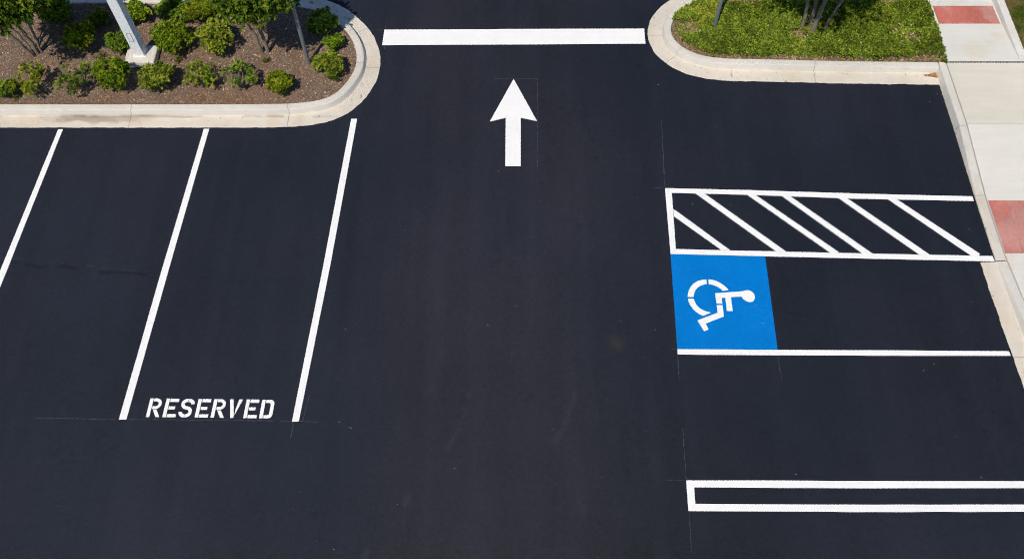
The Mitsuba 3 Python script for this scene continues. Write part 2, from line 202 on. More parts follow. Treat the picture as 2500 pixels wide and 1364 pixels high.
def polys(g):
    return [p for p in (getattr(g, 'geoms', [g])) if p.geom_type == 'Polygon' and p.area > 1e-6]
def slab(poly, z0, z1):
    return trimesh.util.concatenate([tri_prism(g, z0, z1) for g in polys(poly)])
def tri_prism(g, z0, z1):
    m = trimesh.creation.extrude_polygon(g, z1 - z0, engine='earcut')
    m.apply_translation([0, 0, z0])
    return m
def soften(pts, seed, amp=0.003, step=0.12, corner=True):
    """The polygon with edges resampled and nudged a few millimetres: sprayed paint is never ruler straight."""
    out, n = [], len(pts)
    for i in range(n):
        a, b = np.array(pts[i]), np.array(pts[(i + 1) % n])
        l = np.linalg.norm(b - a)
        k = max(1, int(l / step))
        nrm = np.array([-(b - a)[1], (b - a)[0]]) / max(l, 1e-9)
        for j in range(k):
            q = a + (b - a) * j / k
            off = 0 if j == 0 else (meshkit.fbm(np.array([q[0] * 2.2, q[1] * 2.2, seed * 7.3]), 3, seed) - 0.5) * 2.4 * amp
            out.append(q + nrm * off)
    g = Polygon(out)
    return g if g.is_valid else g.buffer(0)
def tube(points, radii, sides=7, cap=True):
    p = np.asarray(points, float); r = np.broadcast_to(radii, (len(p),))
    t = np.gradient(p, axis=0); t /= np.linalg.norm(t, axis=1, keepdims=True) + 1e-12
    a = np.cross(t, [0.31, 0.95, 0.05]); a /= np.linalg.norm(a, axis=1, keepdims=True) + 1e-12
    b = np.cross(t, a); ang = np.arange(sides) * 2 * np.pi / sides
    v = (p[:, None] + r[:, None, None] * (np.cos(ang)[None, :, None] * a[:, None] + np.sin(ang)[None, :, None] * b[:, None])).reshape(-1, 3)
    f = []
    for i in range(len(p) - 1):
        for j in range(sides):
            a0, a1, b0, b1 = i * sides + j, i * sides + (j + 1) % sides, (i + 1) * sides + j, (i + 1) * sides + (j + 1) % sides
            f += [[a0, a1, b1], [a0, b1, b0]]
    if cap:
        for i0, s in ((0, -1), ((len(p) - 1) * sides, 1)):
            for j in range(1, sides - 1):
                f.append([i0, i0 + j, i0 + j + 1][::s])
    return trimesh.Trimesh(v, f, process=False)

def unit(v): return v / (np.linalg.norm(v, axis=-1, keepdims=True) + 1e-12)
def leaves(P, axis, length, width, rng, fold=0.35, curl=0.15):
    """Folded four-corner leaves at P, pointing along axis. Returns (vertices, faces), four vertices a leaf."""
    n = len(P)
    side = unit(np.cross(axis, unit(rng.normal(size=(n, 3)) * 0.45 + [0, 0, 1])))
    up = np.cross(side, axis)
    L, Wd = np.asarray(length)[:, None], np.asarray(width)[:, None]
    mid = P + axis * L * 0.45
    v = np.stack([P, mid + side * Wd / 2 + up * Wd * fold * 0.5, P + axis * L - up * L * curl, mid - side * Wd / 2 + up * Wd * fold * 0.5], 1).reshape(-1, 3)
    i = np.arange(n)[:, None] * 4
    return v, np.concatenate([i + [0, 1, 2], i + [0, 2, 3]])
def rosettes(C, D, n_leaf, length, tilt, rng, width=0.55, colour=None, jitter=0.2):
    """n_leaf leaves around every shoot tip C with direction D."""
    m = len(C)
    C, D = np.repeat(C, n_leaf, 0), np.repeat(D, n_leaf, 0)
    k = m * n_leaf
    u = unit(np.cross(D, unit(rng.normal(size=(k, 3)))))
    th = rng.uniform(tilt[0], tilt[1], (k, 1))
    ax = unit(D * np.cos(th) + u * np.sin(th))
    L = length * rng.uniform(0.65, 1.25, k)
    v, f = leaves(C - D * rng.uniform(0, 1.0, (k, 1)) * length * 0.8, ax, L, L * width, rng)
    base = np.repeat(colour, n_leaf, 0) * rng.uniform(1 - jitter, 1 + jitter, (k, 1)) * (1 + rng.normal(0, 0.05, (k, 3)))
    return v, f, np.clip(np.repeat(base, 4, 0), 0.003, 0.6)
def merge(parts):
    vs, fs, cs, at = [], [], [], 0
    for v, f, c in parts:
        vs.append(v); fs.append(f + at); cs.append(c); at += len(v)
    return np.vstack(vs), np.vstack(fs), np.vstack(cs)

# ------------------------------------------------------------------ asphalt lot
def disc_sheet(r=420.0):
    v = np.array([[-r, -r, 0], [r, -r, 0], [r, r, 0], [-r, r, 0.0]])
    return trimesh.Trimesh(v, [[0, 1, 2], [0, 2, 3]], process=False)
put('asphalt_lot', disc_sheet(), 'mat_asphalt', label='freshly sealed black asphalt parking lot and drive lane', cat='asphalt pavement', kind='structure')

# ------------------------------------------------------------------ curbs: a profile swept along a path, segment by segment
class Path:
    def __init__(self, pts, sigma=0.16, step=0.03):
        pts = np.asarray(pts, float)
        s = np.r_[0, np.cumsum(np.linalg.norm(np.diff(pts, axis=0), axis=1))]
        n = int(s[-1] / step) + 1
        q = np.stack([np.interp(np.linspace(0, s[-1], n), s, pts[:, k]) for k in (0, 1)], 1)
        if sigma:
            w = int(4 * sigma / step); kern = np.exp(-0.5 * (np.arange(-w, w + 1) * step / sigma) ** 2); kern /= kern.sum()
            pre, post = q[0] + (q[0] - q[1]) * np.arange(w, 0, -1)[:, None], q[-1] + (q[-1] - q[-2]) * np.arange(1, w + 1)[:, None]
            ext = np.vstack([pre, q, post])
            q = np.stack([np.convolve(ext[:, k], kern, 'valid') for k in (0, 1)], 1)
        self.q = q; self.s = np.r_[0, np.cumsum(np.linalg.norm(np.diff(q, axis=0), axis=1))]; self.length = self.s[-1]
        t = unit(np.gradient(q, axis=0)); self.t = t
    def at(self, s, d, side):
        """The point at arc length s, d metres to the inner side; past the ends it runs straight on."""
        s = np.asarray(s, float)
        x = np.stack([np.interp(s, self.s, self.q[:, k]) for k in (0, 1)], -1)
        t = unit(np.stack([np.interp(s, self.s, self.t[:, k]) for k in (0, 1)], -1))
        x = x + t * (np.minimum(s, 0) + np.maximum(s - self.length, 0))[..., None]
        return x + np.stack([-t[..., 1], t[..., 0]], -1) * side * np.asarray(d)[..., None]
    def find(self, x, y):
        return self.s[np.argmin(((self.q - [x, y]) ** 2).sum(1))]

def sweep(path, side, prof, s0, s1, j0, j1, ragged=1, seed=0, step=0.04, amp=0.012):
    """Closed solid: prof(s) gives the (d, z) points at s; j0 and j1 shift the ends point by point (a wandering crack)."""
    n = max(2, int((s1 - s0) / step) + 1)
    k = len(prof(s0)); rows = []
    for i in range(n):
        f = i / (n - 1)
        s_mid = s0 + (s1 - s0) * f
        dz = np.array(prof(s_mid))
        s = s0 + j0 * (1 - f) + j1 * f + (s1 - s0) * f
        d = dz[:, 0].copy()
        if ragged:
            x = path.at(np.array([s_mid]), np.zeros(1), side)[0]
            w_ = (meshkit.fbm(np.array([x[0] * 7, x[1] * 7, seed]), 4, 5) - 0.5) * 2 * amp + (meshkit.noise(np.array([x[0] * 24, x[1] * 24, seed]), 6) - 0.5) * amp * 0.9
            d[:2] += w_ if amp > 0 else -np.abs(w_)
        rows.append(np.c_[path.at(s, d, side), dz[:, 1]])
    v = np.array(rows).reshape(-1, 3)
    f = []
    for i in range(n - 1):
        for a in range(k):
            b = (a + 1) % k
            f += [[i * k + a, (i + 1) * k + a, (i + 1) * k + b], [i * k + a, (i + 1) * k + b, i * k + b]]
    ring = np.array(prof(s0))
    try:
        pv, pf = trimesh.creation.triangulate_polygon(Polygon(ring), engine='earcut')
        if len(pv) == k:
            f += [list(t) for t in pf] + [list(t[::-1] + (n - 1) * k) for t in pf]
    except Exception:
        pass
    f = np.array(f)
    if side > 0: f = f[:, ::-1]
    return trimesh.Trimesh(v, f, process=False)

GUT = 0.285
def full_curb(s):
    g = GUT
    return [(0, -0.02), (0, 0.007), (0.02, 0.012), (g - 0.03, 0.016), (g, 0.024), (g + 0.007, 0.045), (g + 0.019, 0.118), (g + 0.030, 0.140), (g + 0.052, 0.150),
            (g + 0.150, 0.152), (g + 0.166, 0.148), (g + 0.172, 0.135), (g + 0.172, -0.02)]
def crack(k, seed, amp=0.02):
    r = np.random.default_rng(seed)
    return np.cumsum(r.normal(0, amp, k)) * 0.8
def curb_run(key, path, side, cuts, label, prof=full_curb, gap=0.0028, straight=(), amp=0.012):
    """Cuts the run at the arc lengths given; every piece between two joints is a part."""
    cuts = [0.0] + sorted(cuts) + [path.length]
    k = len(prof(0))
    js = [np.zeros(k)] + [crack(k, 31 + 7 * i, 0.003 if i in straight else 0.013) for i in range(1, len(cuts) - 1)] + [np.zeros(k)]
    for i in range(len(cuts) - 1):
        a, b = cuts[i] + (gap if i else 0), cuts[i + 1] - (gap if i < len(cuts) - 2 else 0)
        put(f'{key}__{numbered(key + "__curb_segment")[len(key) + 2:]}', sweep(path, side, prof, a, b, js[i], js[i + 1], seed=i * 0, amp=amp), 'mat_curb', smooth=28)
    tag(key, label, 'curb', kind='structure')

BED_PATH = Path(BED_EDGE)
curb_run('planting_bed_curb', BED_PATH, -1, [BED_PATH.find(*p) for p in BED_JOINTS], 'pale concrete curb and gutter round the mulched planting bed')
ISLE_PATH = Path(ISLE_EDGE)
curb_run('ground_cover_curb', ISLE_PATH, 1, [ISLE_PATH.find(*p) for p in ISLE_JOINTS], 'pale concrete curb and gutter round the green ground cover island')

def walk_h(y):
    y = np.asarray(y, float)
    return np.interp(y, [5.6, 6.6, 8.0, 9.25, 10.86, 12.43, 13.6, 14.26, 20], [0.150, 0.142, 0.030, 0.030, 0.150, 0.150, 0.045, 0.022, 0.022])
WALK_PATH = Path([(8.415, 12.30), (8.42, 10.87), (8.40, 9.3), (8.405, 8.02), (8.43, 7.0), (8.50, 5.6), (8.54, 2.0), (8.54, -4.0)], sigma=0.25)
def walk_prof(s):
    y = 12.30 - s
    h = float(walk_h(y)) + 0.001
    g = -0.002 if y > 7.914 else -0.27 - 0.02 * min(1, (7.914 - y) / 2)
    lean = 0.022 * h / 0.15
    back = 0.168 + 0.004
    return [(g, -0.02), (g, 0.006), (g * 0.9, 0.011), (min(-0.001, g * 0.1) , min(0.014, h * 0.4)), (0.000, min(0.02, h * 0.6)), (0.006 + lean * .2, min(0.040, h * 0.75)), (0.012 + lean * .8, h * 0.86), (0.020 + lean, h * 0.97), (0.036 + lean, h),
            (back - 0.012, h + 0.0015), (back - 0.004, h), (back, h - 0.01), (back, -0.02)]
def walk_cut(y): return 12.30 - y
def seg(y0, y1, j=0.0):
    key = numbered('sidewalk_curb__curb_segment')
    put(key, sweep(WALK_PATH, 1, walk_prof, walk_cut(y0) + 0.003, walk_cut(y1) - 0.003, np.zeros(13), np.zeros(13), seed=2, amp=-0.006 if y1 > 7.9 else 0.014), 'mat_curb', smooth=28)
for a, b in ((12.44, 10.83), (10.83, 9.30), (9.30, 7.918), (7.909, 6.10), (6.10, 3.2), (3.2, -3.0)): seg(a, b)
tag('sidewalk_curb', 'concrete curb along the sidewalk, dropping to the red ramp panel', 'curb', kind='structure')

# ------------------------------------------------------------------ sidewalk slabs, tactile panels, flare curb
WX = lambda y: float(np.interp(y, [2, 5.6, 7.0, 8.02, 9.3, 10.87, 12.3, 15], [8.728, 8.688, 8.620, 8.595, 8.590, 8.610, 8.605, 8.605]))
def walk_slab(x1, y0, y1, x0=None, n=14):
    ys = np.linspace(y0, y1, n); v, f = [], []
    for y in ys:
        xa = (WX(y) if x0 is None else x0); h = float(walk_h(y)) + 0.002
        for x in (xa, xa + 0.006, x1 - 0.006, x1):
            v.append([x, y, h - (0.006 if x in (xa, x1) else 0)])
        v += [[x1, y, -0.03], [xa, y, -0.03]]
    for i in range(n - 1):
        for a in range(6):
            b = (a + 1) % 6
            f += [[i * 6 + a, i * 6 + b, i * 6 + 6 + b], [i * 6 + a, i * 6 + 6 + b, i * 6 + 6 + a]]
    for i0, s in ((0, 1), ((n - 1) * 6, -1)):
        for j in range(1, 5): f.append([i0, i0 + j, i0 + j + 1][::-s])
    m = trimesh.Trimesh(np.array(v), f, process=False); m.fix_normals()
    return m
def walk_part(*a, **k):
    put('sidewalk__' + numbered('sidewalk__slab')[10:], walk_slab(*a, **k), 'mat_sidewalk')
def raised_panel(x0, x1, y0, y1, key):
    n = 10; ys = np.linspace(y0, y1, n); xs = (x0, x1); v = []; f = []
    for y in ys:
        h = float(walk_h(y)) + 0.004
        v += [[x0, y, h], [x1, y, h], [x1, y, -0.02], [x0, y, -0.02]]
    for i in range(n - 1):
        for a in range(4):
            b = (a + 1) % 4
            f += [[i * 4 + a, i * 4 + b, i * 4 + 4 + b], [i * 4 + a, i * 4 + 4 + b, i * 4 + 4 + a]]
    f += [[0, 2, 1], [0, 3, 2]]; o = (n - 1) * 4; f += [[o, o + 1, o + 2], [o, o + 2, o + 3]]
    m = trimesh.Trimesh(np.array(v), f, process=False); m.fix_normals()
    put(key, m, 'mat_tactile')
    domes = []
    for x in np.arange(x0 + 0.035, x1 - 0.02, 0.060):
        for y in np.arange(y0 + 0.035, y1 - 0.02, 0.060):
            h = float(walk_h(y)) + 0.0035
            a = np.arange(8) * np.pi / 4
            vv = np.r_[np.c_[x + 0.014 * np.cos(a), y + 0.014 * np.sin(a), np.full(8, h)], np.c_[x + 0.008 * np.cos(a), y + 0.008 * np.sin(a), np.full(8, h + 0.006)], [[x, y, h + 0.0068]]]
            ff = [[i, (i + 1) % 8, 8 + (i + 1) % 8] for i in range(8)] + [[i, 8 + (i + 1) % 8, 8 + i] for i in range(8)] + [[8 + i, 8 + (i + 1) % 8, 16] for i in range(8)]
            domes.append((vv, np.array(ff)))
    at, V, F = 0, [], []
    for vv, ff in domes: V.append(vv); F.append(ff + at); at += len(vv)
    put(key + '__dome', trimesh.Trimesh(np.vstack(V), np.vstack(F), process=False), 'mat_tactile', kind='stuff')
tag('sidewalk', 'pale concrete sidewalk with ramps along the right edge of the lot', 'sidewalk', kind='structure')
J = 0.005
# north slabs: rim, border strips round the panel, and the long slab
TX0, TX1, TY0, TY1 = 8.785, 10.035, 13.600, 14.133
walk_part(10.075, 14.262, 16.0)
walk_part(10.075, TY1 + 0.001, 14.256, n=4)
walk_part(TX0 - 0.001, TY0, TY1, n=8)
walk_part(10.075, TY0, TY1, x0=TX1 + 0.001, n=8)
walk_part(10.075, 12.460, TY0 - 0.001)
raised_panel(TX0, TX1, TY0, TY1, 'sidewalk__tactile_panel')
walk_part(12.5, 10.868, 12.420)
scene['mat_joint'] = {'type': 'diffuse', 'reflectance': {'type': 'rgb', 'value': [0.045, 0.045, 0.045]}}
put('sidewalk__expansion_joint', slab(box(8.606, 12.4215, 12.5, 12.4585), -0.02, 0.146), 'mat_joint')
walk_part(12.5, 9.195, 10.860)
walk_part(8.606, 8.075, 9.190, n=8)
raised_panel(8.607, 8.925, 8.078, 9.188, 'sidewalk__tactile_panel_001')
raised_panel(8.929, 10.15, 8.078, 9.188, 'sidewalk__tactile_panel_002')
walk_part(12.5, 8.075, 9.190, x0=10.152, n=8)
walk_part(12.5, 6.55, 8.072)
walk_part(12.5, 4.80, 6.545)
walk_part(12.5, 1.0, 4.795)
labels['sidewalk__tactile_panel'] = {'label': 'red tactile paving panel at the far end of the sidewalk'}
# flare curb along the far ramp
def flare():
    ys = np.linspace(12.62, 16.0, 40); v, f = [], []
    for y in ys:
        top = 0.152
        w = 0.156
        x = 10.081
        v += [[x, y, -0.02], [x, y, top - 0.008], [x + 0.008, y, top], [x + w - 0.008, y, top], [x + w, y, top - 0.008], [x + w, y, -0.02]]
    n = len(ys)
    for i in range(n - 1):
        for a in range(6):
            b = (a + 1) % 6
            f += [[i * 6 + a, i * 6 + b, i * 6 + 6 + b], [i * 6 + a, i * 6 + 6 + b, i * 6 + 6 + a]]
    for i0 in (0, (n - 1) * 6):
        for j in range(1, 5): f.append([i0, i0 + j, i0 + j + 1])
    m = trimesh.Trimesh(np.array(v), f, process=False); m.fix_normals()
    return m
put('ramp_curb', flare(), 'mat_sidewalk', smooth=30, label='raised concrete edge between the far ramp and the grass strip', cat='curb', kind='structure')
walk_part(12.5, 12.460, 12.615, x0=10.081, n=3)
put('lawn_curb', slab(box(10.242, 14.33, 13.5, 14.50), -0.02, 0.15), 'mat_curb', label='concrete curb behind the grass corner at top right', cat='curb', kind='structure')

# ------------------------------------------------------------------ painted markings (each sprayed film has its own few millimetres)
def paint(key, poly, mat='mat_white_paint', z=0.004, **k):
    put(key, slab(poly, 0.0006, z), mat, **k)
stall_labels = ['white parking stall line nearest the left edge of the picture', 'white stall line left of the stencilled RESERVED lettering', 'white stall line right of the RESERVED lettering, beside the drive lane']
for i, pts in enumerate(STALL_LINES):
    paint(numbered('stall_line'), soften(pts, i), label=stall_labels[i], cat='painted line', group='stall lines below the planting bed')
paint('stop_bar', soften(STOP_BAR, 5), label='wide white stop bar across the drive lane between the two islands', cat='painted line')
paint('lane_arrow', soften(ARROW, 6, amp=0.002), label='white straight arrow painted in the drive lane', cat='painted arrow')
a_top, a_end, a_bot = soften(AISLE_TOP, 7), soften(AISLE_END, 8), soften(AISLE_BOTTOM, 9)
a_end = a_end.difference(a_top.buffer(0.0008)).difference(a_bot.buffer(0.0008))
for n_, g in (('border_line', a_top), ('border_line_001', a_bot), ('end_line', a_end)): paint('access_aisle__' + n_, g)
edge = unary_union([a_top, a_end, a_bot]).buffer(0.0008)
for i, pts in enumerate(AISLE_STRIPES):
    paint('access_aisle__' + ('diagonal_stripe' if not i else f'diagonal_stripe_{i:03d}'), soften(pts, 20 + i).difference(edge))
tag('access_aisle', 'white hatched access aisle with diagonal stripes above the blue square', 'painted aisle')
blue = soften(BLUE, 11, amp=0.002)
sym = {n: Polygon(p).buffer(0.004).buffer(-0.004) for n, p in SYMBOL.items()}
put('accessible_symbol__blue_square', slab(blue.difference(a_bot.buffer(0.0008)), 0.0006, 0.004), 'mat_blue_paint')
for n, g in sym.items():
    nm = {'wheel1': 'wheel_arc', 'wheel2': 'wheel_arc_001', 'wheel3': 'wheel_arc_002', 'torso': 'head_and_torso', 'leg': 'leg'}[n]
    put('accessible_symbol__' + nm, slab(g, 0.0042, 0.0075), 'mat_white_paint')
tag('accessible_symbol', 'blue painted square with white stencilled wheelchair symbol', 'painted symbol')
bay = soften(BAY_LINE, 12)
paint('bay_line', bay.difference(blue.buffer(0.0008)), label='white stall line along the lower edge of the blue wheelchair square', cat='painted line')
b_top, b_end, b_bot = soften(BOX_TOP, 13), soften(BOX_END, 14), soften(BOX_BOTTOM, 15)
b_end = b_end.difference(b_top.buffer(0.0008)).difference(b_bot.buffer(0.0008))
for n_, g in (('border_line', b_top), ('border_line_001', b_bot), ('end_line', b_end)): paint('narrow_box__' + n_, g)
tag('narrow_box', 'long narrow white outlined box at lower right of the lot', 'painted box')

# RESERVED, stencil letters 0.31 m high, drawn upright in a local frame
def rr(x0, y0, x1, y1): return box(x0, y0, x1, y1)
SW = 0.055
def letter(ch):
    stem = rr(0, 0, SW, 0.312)
    if ch == 'R':
        outer = unary_union([rr(0.066, 0.135, 0.115, 0.312), Point(0.112, 0.2235).buffer(0.0885, 32)])
        outer = outer.intersection(rr(0.066, 0.1, 0.3, 0.4))
        inner = unary_union([rr(0.05, 0.183, 0.112, 0.263), Point(0.112, 0.223).buffer(0.040, 24)])
        bowl = outer.difference(inner).difference(rr(0.13, 0.2235, 0.3, 0.2265))
        leg = Polygon([(0.082, 0.124), (0.142, 0.124), (0.213, 0.0), (0.152, 0.0)])
        return unary_union([stem, bowl, leg])
    if ch == 'E':
        return unary_union([stem, rr(0.066, 0.258, 0.205, 0.312), rr(0.066, 0.130, 0.168, 0.180), rr(0.066, 0, 0.208, 0.054)])
    if ch == 'D':
        out = Polygon([(0.066, 0), (0.135, 0), (0.168, 0.008), (0.190, 0.028), (0.202, 0.062), (0.202, 0.250), (0.190, 0.284), (0.168, 0.304), (0.135, 0.312), (0.066, 0.312)])
        inn = Polygon([(0.0, 0.052), (0.118, 0.052), (0.134, 0.056), (0.144, 0.066), (0.147, 0.080), (0.147, 0.232), (0.144, 0.246), (0.134, 0.256), (0.118, 0.260), (0.0, 0.260)])
        return unary_union([stem, out.difference(inn)])
    if ch == 'V':
        return unary_union([Polygon([(0, 0.312), (0.058, 0.312), (0.112, 0.045), (0.112, 0.0), (0.062, 0.0)]), Polygon([(0.150, 0.312), (0.208, 0.312), (0.121, 0.045), (0.1205, 0.145)])])
    if ch == 'S':
        pts = np.array([(0.197, 0.222), (0.190, 0.250), (0.168, 0.274), (0.130, 0.285), (0.095, 0.284), (0.060, 0.270), (0.042, 0.240), (0.044, 0.205), (0.066, 0.178), (0.105, 0.160), (0.145, 0.148), (0.172, 0.125), (0.180, 0.092), (0.170, 0.055),
                        (0.145, 0.034), (0.108, 0.027), (0.070, 0.029), (0.045, 0.045), (0.030, 0.070), (0.027, 0.092)])
        from scipy.interpolate import splprep, splev
        tck, _ = splprep(pts.T, s=0.00002)
        line = LineString(np.array(splev(np.linspace(0, 1, 60), tck)).T)
        g = line.buffer(0.0272, cap_style=2)
        return g.difference(Polygon([(0.112, 0.20), (0.120, 0.20), (0.124, 0.33), (0.116, 0.33)])).difference(Polygon([(0.098, -0.02), (0.106, -0.02), (0.110, 0.09), (0.102, 0.09)])).difference(rr(0, 0.222, 0.09, 0.2245)).difference(rr(0.14, 0.100, 0.25, 0.1025))
from shapely import affinity
for i, (ch, x) in enumerate(zip('RESERVED', (0, 0.260, 0.500, 0.770, 1.020, 1.270, 1.537, 1.787))):
    g = affinity.affine_transform(letter(ch), [0.99993, 0.033, -0.0122, 1.0, -5.771 + 0.99993 * x, 5.0655 - 0.0122 * x])
    paint('reserved_lettering__' + ('letter' if not i else f'letter_{i:03d}'), g)
    labels['reserved_lettering__' + ('letter' if not i else f'letter_{i:03d}')] = {'label': f'stencilled white capital {ch}, number {i + 1} of the word'}
tag('reserved_lettering', 'white stencilled word RESERVED at the mouth of the stall', 'painted lettering')

# chalk snap lines of the layout
chalk_labels = CHALK_LABELS
for i, (a, b) in enumerate(CHALK):
    rng = np.random.default_rng(500 + i); a, b = np.array(a), np.array(b); l = np.linalg.norm(b - a); t = (b - a) / l; nn = np.array([-t[1], t[0]])
    s, gs = 0.0, []
    while s < l:
        d = rng.uniform(0.03, 0.32); e = min(l, s + d); w = rng.uniform(0.0018, 0.0042)
        k = max(2, int((e - s) / 0.05)); ss = np.linspace(s, e, k + 1); off = (meshkit.noise(np.c_[ss * 9, np.full((k + 1, 2), i * 3.1)]) - .5) * 0.006
        up = [a + t * q + nn * (o + w * rng.uniform(.4, 1)) for q, o in zip(ss, off)]; lo = [a + t * q + nn * (o - w * rng.uniform(.4, 1)) for q, o in zip(ss, off)]
        gs.append(Polygon(up + lo[::-1]).buffer(0)); s = e + rng.choice([0.008, 0.02, 0.035], p=[.5, .3, .2])
    put(numbered('chalk_line'), slab(unary_union(gs), 0.0005, 0.0016), 'mat_chalk', label=chalk_labels[i], cat='chalk line', group='chalk layout lines on the asphalt')

# ------------------------------------------------------------------ planting bed: soil, mulch chips
def inner_poly(path, side, off, close):
    s = np.linspace(0, path.length, 260)
    return Polygon(np.vstack([path.at(s, np.full(260, off), side), close])).buffer(0)
BED = inner_poly(BED_PATH, -1, GUT + 0.168, [(-16.0, BED_EDGE[-1][1] + 0.45), (-16.0, BED_EDGE[0][1] - 0.45)])
ISLE = inner_poly(ISLE_PATH, 1, GUT + 0.168, [(8.590, 12.445), (8.590, 14.25)])
def bed_h(x, y):
    return 0.112 + 0.035 * (meshkit.fbm(np.stack([x * 1.1, y * 1.1, 0 * x], -1), 3, 3) - 0.5) + 0.012 * (meshkit.noise(np.stack([x * 9, y * 9, 0 * x], -1), 4) - 0.5)
def ground_patch(poly, hfun, step=0.07):
    x0, y0, x1, y1 = poly.bounds
    xs, ys = np.arange(x0 - step, x1 + step, step), np.arange(y0 - step, y1 + step, step)
    X, Y = np.meshgrid(xs, ys, indexing='ij')
    import shapely
    # clamp every grid point into the polygon, so the rim follows the curb
    inside = shapely.contains_xy(poly, X, Y)
    near = shapely.contains_xy(poly.buffer(step * 1.5), X, Y) & ~inside
    ring = poly.exterior
    for i, j in zip(*np.nonzero(near)):
        q = ring.interpolate(ring.project(Point(X[i, j], Y[i, j]))); X[i, j], Y[i, j] = q.x, q.y
    ok = inside | near
    Z = hfun(X, Y)
    idx = -np.ones(X.shape, int); idx[ok] = np.arange(ok.sum())
    a, b, c, d = idx[:-1, :-1], idx[1:, :-1], idx[1:, 1:], idx[:-1, 1:]
    q = (a >= 0) & (b >= 0) & (c >= 0) & (d >= 0)
    f = np.vstack([np.stack([a[q], b[q], c[q]], 1), np.stack([a[q], c[q], d[q]], 1)])
    return trimesh.Trimesh(np.stack([X[ok], Y[ok], Z[ok]], 1), f, process=False)
put('planting_bed', ground_patch(BED, bed_h), 'mat_soil', smooth=True, label='brown mulched soil of the planting bed at upper left', cat='planting bed', kind='structure')

def scatter_in(poly, n, rng, xlim=None):
    import shapely
    x0, y0, x1, y1 = poly.bounds
    if xlim: x0, x1 = max(x0, xlim[0]), min(x1, xlim[1])
    out = np.zeros((0, 2))
    while len(out) < n:
        q = rng.uniform([x0, y0], [x1, y1], (n, 2)); out = np.vstack([out, q[shapely.contains_xy(poly, q[:, 0], q[:, 1])]])
    return out[:n]
def chips(P, rng, size, palette, weights):
    """Four-sided slivers of bark lying at odd angles."""
    n = len(P)
    a = rng.uniform(0, 2 * np.pi, n)
    d = unit(np.c_[np.cos(a), np.sin(a), rng.normal(0, 0.28, n)])
    s = unit(np.cross(d, unit(rng.normal(size=(n, 3)) * 0.4 + [0, 0, 1]))); u = np.cross(s, d)
    L = size * rng.lognormal(0, 0.45, n)[:, None]; Wd = L * rng.uniform(0.25, 0.6, (n, 1))
    v = np.stack([P - d * L / 2 - s * Wd * .25, P + s * Wd / 2 + d * L * .1, P + d * L / 2, P - s * Wd / 2 - d * L * .05, P + u * np.minimum(Wd * 0.4, 0.012)], 1).reshape(-1, 3)
    i = np.arange(n)[:, None] * 5
    f = np.concatenate([i + [0, 1, 4], i + [1, 2, 4], i + [2, 3, 4], i + [3, 0, 4]])
    c = np.asarray(palette)[rng.choice(len(palette), n, p=weights)] * rng.uniform(0.7, 1.3, (n, 1))
    return v, f, np.repeat(c, 5, 0)
rng = np.random.default_rng(11)
Q = scatter_in(BED.buffer(-0.012), 100000, rng, (-11.2, -3.0))
tone = meshkit.fbm(np.c_[Q * 1.3, np.zeros(len(Q))], 3, 8)
v, f, c = chips(np.c_[Q, bed_h(Q[:, 0], Q[:, 1]) + 0.005], rng, 0.018, [(0.285, 0.178, 0.112), (0.18, 0.116, 0.076), (0.34, 0.255, 0.188), (0.45, 0.365, 0.285), (0.095, 0.07, 0.055), (0.68, 0.60, 0.50)], [0.34, 0.22, 0.22, 0.10, 0.08, 0.04])
red = np.clip((np.repeat(tone, 5) - 0.45) * 3, 0, 1)[:, None]
c = 1.08 * c * (1 + red * [0.08, -0.06, -0.14])
put('mulch', trimesh.Trimesh(v, f, process=False), 'mat_chips', color=c, label='brown and grey bark mulch chips over the planting bed', cat='mulch', kind='stuff')
# a few fallen pale leaves and bark pieces
Q = scatter_in(BED.buffer(-0.1), 60, np.random.default_rng(12), (-10.5, -3.2))
r2 = np.random.default_rng(13)
v, f, c = chips(np.c_[Q, bed_h(Q[:, 0], Q[:, 1]) + 0.012], r2, 0.055, [(0.55, 0.47, 0.36), (0.5, 0.36, 0.2), (0.6, 0.55, 0.48)], [.5, .25, .25])
put('fallen_leaf', trimesh.Trimesh(v, f, process=False), 'mat_chips', color=c, label='pale dry leaves scattered over the bark mulch', cat='dry leaves', kind='stuff')

